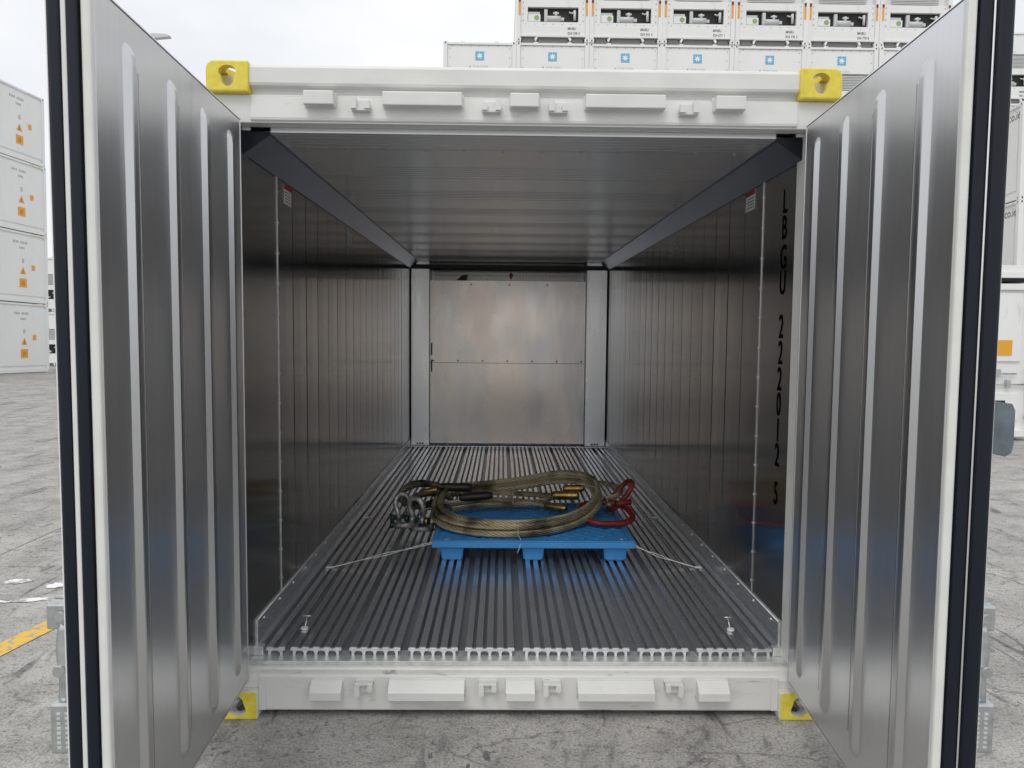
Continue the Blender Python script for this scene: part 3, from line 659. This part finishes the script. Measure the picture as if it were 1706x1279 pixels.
for x, lab in ((-.95, 'small metal pin standing in the floor rails at the front left'), (.951, 'small metal pin standing in the floor rails at the front right')):
    P = tag(empty('floor_pin', (x, .365, ZF)), lab, 'pin', 'pins in the floor rails')
    MB().cyl((0, -.03, .003), (0, -.03, .012), .016, 12).build('pin_foot', m_caul, P)
    MB().cyl((0, -.02, .006), (0, .02, .045), .003, 8).build('pin_shaft', m_comb, P)
    MB().cyl((-.018, .02, .045), (.018, .02, .045), .003, 8).build('pin_bar', m_comb, P)

# ------------------------------------------------------------------ stacked containers in the yard
H = 2.896
def star7(R, r):
    P = []
    for i in range(14):
        t = math.pi / 2 + math.pi * i / 7; q = R if i % 2 == 0 else r; P.append((q * math.cos(t), q * math.sin(t)))
    return P
def reefer_meshes(length, gear=True):
    """meshes in local coordinates: machinery end at y=0 facing -y, length along +y, base z=0, centred on x"""
    w = 1.243; R = {}
    b = MB().box(-w + .06, w - .06, .20, length - .06, .16, H - .05).box(-w + .02, w - .02, .26, length - .02, .30, H - .22); R['insulated_body'] = [(b, m_rwhite)]
    b = MB()
    for s in (-1, 1):
        for y0, y1 in ((.0, .16), (length - .16, length)):
            xa, xb = sorted((s * w, s * (w - .14))); b.box(xa, xb, y0, y1, .119, H - .119, .004)
        xa, xb = sorted((s * w, s * (w - .06))); b.box(xa, xb, .161, length - .161, .02, .16, .004); b.box(xa, xb, .161, length - .161, H - .10, H - .02, .004)
    b.box(-w + .141, w - .141, .01, .16, H - .11, H - .04, .004); b.box(-w + .141, w - .141, .015, .12, .18, .24, .004)
    b.box(-w + .141, w - .141, length - .15, length - .01, H - .2, H - .02); b.box(-w + .141, w - .141, length - .15, length - .01, .02, .2)
    R['steel_frame'] = [(b, m_rwhite)]
    cs = []
    for s in (-1, 1):
        for y in (0, length - .178):
            for z in (0, H - .118):
                k = MB(); xa, xb = sorted((s * (w + .002), s * (w - .162))); k.box(xa, xb, y, y + .178, z, z + .118, .012)
                yy = y - .0015 if y == 0 else y + .1795
                k.box(s * (w - .08) - .028, s * (w - .08) + .028, min(yy, y + .1), max(yy, y + .1) if y else y + .1, z + .022, z + .096, .01, 1)
                xs = s * (w + .0035); k.box(min(xs, s * (w - .1)), max(xs, s * (w - .1)), y + .06, y + .12, z + .025, z + .09, .01, 1)
                cs.append((k, (m_rwhite, m_dgrey)))
    R['corner_casting'] = cs
    if gear:
        b = MB()   # bottom end rail with slots
        b.prism([(-.58, .015), (-.515, .175), (-.575, .179), (-.64, .09)], .02, .14, 'y'); b.prism([(.58, .015), (.64, .09), (.575, .179), (.515, .175)], .02, .14, 'y')
        b.box(-.575, .575, .02, .06, .165, .179); b.box(-1.07, 1.07, .13, .17, .0, .02)
        R['bottom_rail'] = [(b, m_rwhite)]
        R['rail_slot'] = [(MB().prism([(-.51, .02), (.51, .02), (.51, .163), (-.51, .163)], .10, .155, 'y'), m_recess)] + \
            [(MB().prism([(s * 1.06, .02), (s * .61, .02), (s * .72, .16), (s * .98, .16)][::s], .09, .15, 'y'), m_recess) for s in (1, -1)]
        pn = MB()
        pn.box(-1.099, 1.099, .05, .15, 1.99, 2.775, .006); R['upper_panel'] = [(pn, m_rwhite)]
        lp = MB(); lp.box(-1.099, 1.099, .045, .15, .24, .56, .006)
        lp.box(-1.099, 1.099, .06, .15, .56, .68, .004).box(-1.099, -.865, .06, .15, .68, 1.17, .004).box(.865, 1.099, .06, .15, .68, 1.17, .004).box(-1.099, 1.099, .06, .15, 1.17, 1.42, .004); R['lower_panel'] = [(lp, m_rwhite)]
        bo = MB()
        for i in range(7):
            x = -.93 + i * .31
            for z, y in ((2.80 - .05, .05), (.60, .06)): bo.cyl((x, y - .008, z), (x, y + .01, z), .014, 6)
        for s in (-1, 1):
            for z in (.72, .92, 1.12, 1.32, 2.06, 2.36, 2.66): bo.cyl((s * 1.02, .04, z), (s * 1.02, .07, z), .014, 6)
        R['bolt_row'] = [(bo, m_print)]
        R['machinery_bay'] = [(MB().box(-.864, .864, .19, .198, .68, 1.17), m_black)]
        R['control_box'] = [(MB().box(-.85, -.43, .08, .186, .70, .93, .008), m_rwhite)]
        dk = MB().cyl((-.56, .078, .82), (-.56, .074, .82), .085, 14); R['round_label'] = [(dk, mat('round_label', (.30, .42, .18), .6) if 'round_label' not in bpy.data.materials else bpy.data.materials['round_label'])]
        cm = MB().cyl((-.22, .12, .80), (.26, .12, .80), .10, 14).box(-.30, -.19, .06, .18, .70, 1.10, .01).cyl((.10, .12, .88), (.10, .12, 1.03), .05, 10).box(.0, .2, .08, .16, .96, 1.01, .006).box(.26, .38, .08, .18, .74, .84, .006); R['compressor'] = [(cm, m_rgrey)]
        pp = MB().tube([(.55, .1, 1.02), (.66, .09, .98), (.74, .09, 1.06)], .025, 6); R['valve_pipe'] = [(pp, m_rgrey)]; R['valve_cylinder'] = [(MB().cyl((.74, .1, .76), (.74, .1, 1.08), .045, 8), m_rgrey)]; R['wiring_duct'] = [(MB().box(-.86, -.45, .15, .186, .95, 1.04), m_rgrey)]
        gr = MB()
        for k in range(9): gr.box(-.8, .8, .07, .12, 1.46 + k * .055, 1.49 + k * .055)
        R['condenser_louvre'] = [(gr, m_rgrey)]
        R['logo_square'] = [(MB().box(-.15, .15, .044, .051, 2.27, 2.57, .004), m_logo)]
        R['logo_star'] = [(MB().prism([(x, z + 2.42) for x, z in star7(.128, .052)], .040, .0455, 'y'), m_lab)]
        R['post_sticker'] = [(MB().box(s * 1.145 - .036, s * 1.145 + .036, -.003, .01, .86, 1.30), m_orange) for s in (-1, 1)]
        R['warning_sticker'] = [(MB().box(s * 1.145 - .037, s * 1.145 + .037, -.004, .01, 1.302, 1.42), mat('maroon_sticker', (.16, .03, .02), .6) if 'maroon_sticker' not in bpy.data.materials else bpy.data.materials['maroon_sticker']) for s in (-1, 1)]
        R['roof_lug'] = [(MB().box(s * .575 - .07, s * .575 + .07, .02, .13, H - .038, H + .006, .006), m_rwhite) for s in (-1, 1)]
    out = []
    for nme, lst in R.items():
        for mb, mt in lst:
            me = mb.mesh(nme)
            for x in (mt if isinstance(mt, tuple) else (mt,)): me.materials.append(x)
            out.append((nme, me, None))
    if gear:
        t = text_mesh('STAR COOL', .085, 1.15, .001); t.materials.append(m_pale); out.append(('brand_lettering', t, frame((1, 0, 0), (0, 0, 1), (.03, .0485, 2.06))))
        k = MB().cyl((-.33, .05, 2.06), (-.33, .045, 2.06), .032, 12).mesh('brand_dot'); k.materials.append(m_pale); out.append(('brand_dot', k, None))
    return out
RF = reefer_meshes(12.19); SH = [x for x in RF if x[0] in ('insulated_body', 'steel_frame', 'corner_casting')]
def put_reefer(loc, rot, lab, group, number=None, parts=RF):
    T = tag(empty('stacked_container', loc, rot), lab, 'container', group)
    for nme, me, M in parts:
        o = bpy.data.objects.new(nme, me); COL.objects.link(o); o.parent = T
        if M: o.matrix_basis = M
        if nme == 'bolt_row': o['kind'] = 'stuff'
    if number:
        for i, tx in enumerate(number):
            me = text_mesh(tx, .125, .82, .001, .003, 'LEFT'); me.materials.append(m_print)
            o = link('number_lettering', me, None, T); o.matrix_basis = frame((1, 0, 0), (0, 0, 1), (.50, .043, .455 - i * .16))
    return T
ords = ['first', 'second', 'third', 'fourth', 'fifth', 'sixth', 'seventh']
nums = ['', '024 708 4', '024 541 4', '024 677 1', '024 736 2', '024 770 8', '024 715 3']
RY, RZ = 24.0, -.17
for k in range(7):
    x = -.907 + 2.494 * k
    for tier in range(5 if k else 4):
        z = RZ + tier * H
        if tier < 3: lab = 'white refrigerated container low in the far row, behind the open container'
        elif tier == 3: lab = 'white container with blue star logo, ' + ('leftmost of the far row, nothing stacked on it' if k == 0 else ords[k] + ' from the left, below the top tier' if k < 6 else 'rightmost of the far row, below the top tier')
        else: lab = 'top-tier white container showing its compressor bay, ' + (['', 'leftmost of its tier', 'second of its tier from the left', 'middle of its tier, third from the left', 'fourth of its tier from the left', 'fifth of its tier, above the yellow right corner', 'cut off by the right door'][k])
        put_reefer((x + random.uniform(-.006, .006), RY + random.uniform(-.03, .03), z), (0, 0, 0), lab, 'row of white refrigerated containers behind', ('MNBU', nums[k]) if tier == 4 else None)
# stack seen at the far right, over the side stack
for tier in range(5):
    put_reefer((20.9, 29.5, -.36 + tier * H), (0, 0, 0), 'white machinery-end container at the right picture edge, ' + ('top of its stack' if tier == 4 else 'below the top of its stack' if tier == 3 else 'low in its stack, hidden behind other containers'), 'white stack behind the right door', ('MNBU', '906 617 2') if tier > 2 else None)
# stack at the left with its long sides towards us
def side_prints(T, y, s, tri=True):
    """marks near one end of the long side; s=+1: the +x side"""
    x0, x1 = sorted((s * 1.2190, s * 1.2275))
    b = MB()
    for i in range(11):
        if i in (4, 10): continue
        b.box(x0, x1, y - .50 + i * .085, y - .45 + i * .085, 2.40, 2.50)
    for i in range(4): b.box(x0, x1, y - .14 + i * .08, y - .09 + i * .08, 2.18, 2.27)
    b.box(x0, x1, y + .0, y + .04, 1.62, 1.80).box(x0, x1, y + .07, y + .11, 1.62, 1.80); b.build('grey_marks', m_pale, T)['kind'] = 'stuff'
    b = MB(); P = [(y - .13, 1.16), (y + .22, 1.16), (y + .045, 1.47)]; b.prism(P, x0, x1, 'x').build('warning_triangle', m_orange, T)
    b = MB(); P = [(y + .0, 1.20), (y + .09, 1.20), (y + .045, 1.38)]; b.prism(P, x0, x1 + .001, 'x').build('triangle_mark', m_print, T)
    o = MB().box(x0, x1, y - .17, y + .25, .62, .99).build('orange_square', m_orange, T); MB().box(x0, x1 + .001, y - .06, y + .13, .71, .88).build('square_mark', mat('deep_orange', (.65, .25, .02), .6) if 'deep_orange' not in bpy.data.materials else bpy.data.materials['deep_orange'], o)
    MB().box(x0, x1, y + .55, y + .76, 1.36, 1.58).build('orange_square', m_orange, T)
    b = MB()
    for i in range(6): b.box(x0 - .02, x1 + .018, y + .55 + i * .13, y + .64 + i * .13, 2.80, 2.87)
    b.build('marker_block', mat('cream_marker', (.75, .66, .52), .6) if 'cream_marker' not in bpy.data.materials else bpy.data.materials['cream_marker'], T)
yaw = rad(-4.9); tl = -math.atan(GS)
names4 = ['bottom of the left four-high stack', 'second from bottom of the left four-high stack', 'third from bottom of the left four-high stack', 'top of the left four-high stack']
dirv = Vector((math.sin(-yaw), math.cos(-yaw), 0)); upv = Vector((dirv.x * 0, GS, 1)).normalized()
far = Vector((-19.62, 30.5, gz(30.5)))            # far lower corner of the visible side
rot = (Matrix.Rotation(yaw, 3, 'Z') @ Matrix.Rotation(tl, 3, 'X'))
for tier in range(4):
    p = far - rot @ Vector((1.219, 12.19, 0)) + rot @ Vector((random.uniform(-.02, .02), 0, tier * H))
    T = put_reefer(p, rot.to_euler(), 'plain white container side with orange labels, ' + names4[tier], 'four-high stack at the left', None, SH)
    side_prints(T, 10.65, 1)
# farther two-high stack peeping out between the left stack and the door
for k, (x, yy) in enumerate(((-24.55, 38.5), (-22.0, 39.4))):
    for tier in range(2 if k == 0 else 3):
        put_reefer((x, yy, gz(38.5) + tier * H), (0, 0, yaw), 'distant white machinery-end container beside the left stack, ' + (['lower one', 'upper one'][tier] if k == 0 else 'far row, tucked behind the left door'), 'distant stack at the left', None)
# stack at the right, long sides receding, lettered
p0 = Vector((15.37, 20.0, gz(20)))
for tier in range(3):
    p = p0 + rot @ Vector((1.219, 0, tier * H))
    T = put_reefer(p, rot.to_euler(), 'cream-white container with web address lettering at the right edge, ' + ['bottom of its stack', 'middle of its stack', 'top of its stack'][tier], 'lettered stack at the right', None, SH)
    me = text_mesh('il.co.id', .36, .95, .002, .004, 'LEFT'); me.materials.append(m_print)
    o = link('web_lettering', me, None, T); o.matrix_basis = frame((0, -1, 0), (0, 0, 1), (-1.2255, 1.02, H - .34))
# single nearer container end by the right door
T = tag(empty('storage_container', (6.635, 8.3, 0)), 'nearer white container end with orange label and lever handles beside the right door', 'container')
MB().box(-1.17, 1.17, .06, 6.0, .10, 2.32).build('container_body', m_rwhite, T)
for s in (-1, 1): xa, xb = sorted((s * 1.09, s * 1.219)); MB().box(xa, xb, 0, .13, .06, 2.36, .006).build('corner_post', m_rwhite, T)
MB().box(-1.089, 1.089, .0, .10, 2.24, 2.33, .005).box(-1.089, 1.089, .0, .10, .06, .16, .005).build('end_rail', m_rwhite, T)
MB().box(-1.22, 1.22, -.005, 6.0, 2.362, 2.41, .004).build('roof_gap_shade', m_rubber, T)  # dark strip stands in for the shadow gap above the container
MB().box(-1.22, 1.22, -.01, 6.0, 2.413, 2.50, .006).box(-1.22, 1.22, .02, 6.0, 2.503, 2.60, .004).build('roof_rail', m_rwhite, T)
dp = MB().box(-1.05, 1.0, .03, .058, 1.18, 2.20, .012).build('door_panel', m_rwhite, T)
MB().box(.60, .86, .024, .0295, 1.27, 1.50).build('orange_label', m_orange, dp)
MB().box(-1.05, 1.0, .035, .058, .30, .72, .012).build('lower_panel', m_rwhite, T)
MB().box(.45, .80, .028, .034, .40, .60).build('dark_vent', m_black, T)
for z, xo in ((1.0, .66), (.84, .82)):
    b = MB().cyl((xo - .45, .02, z), (xo + .28, .02, z), .011, 8).box(xo - .03, xo + .03, -.01, .056, z - .04, z + .07, .006); b.build('lever_handle', m_galv, T)
b = MB()
for z in (.35, .86, 1.05, 1.9): b.cyl((1.10, -.02, z), (1.10, .01, z), .035, 10)
b.build('hinge_pin', m_galv, T)
# light mast far behind the left door
T = tag(empty('light_mast', (-18.9, 36, gz(36))), 'grey floodlight mast arm showing over the left door against the sky', 'lamp')
MB().cyl((0, 0, 0), (0, 0, 16.3), .16, 12, 0, .09).build('mast_pole', m_galv, T)
MB().tube([(0, 0, 16.1), (.8, 0, 16.32), (1.75, 0, 16.24)], .05, 8).build('mast_arm', m_galv, T)
MB().prism([(1.6, 16.14), (2.46, 16.22), (2.50, 16.28), (2.38, 16.34), (1.62, 16.38)], -.16, .16, 'y').build('lamp_head', m_rgrey, T)
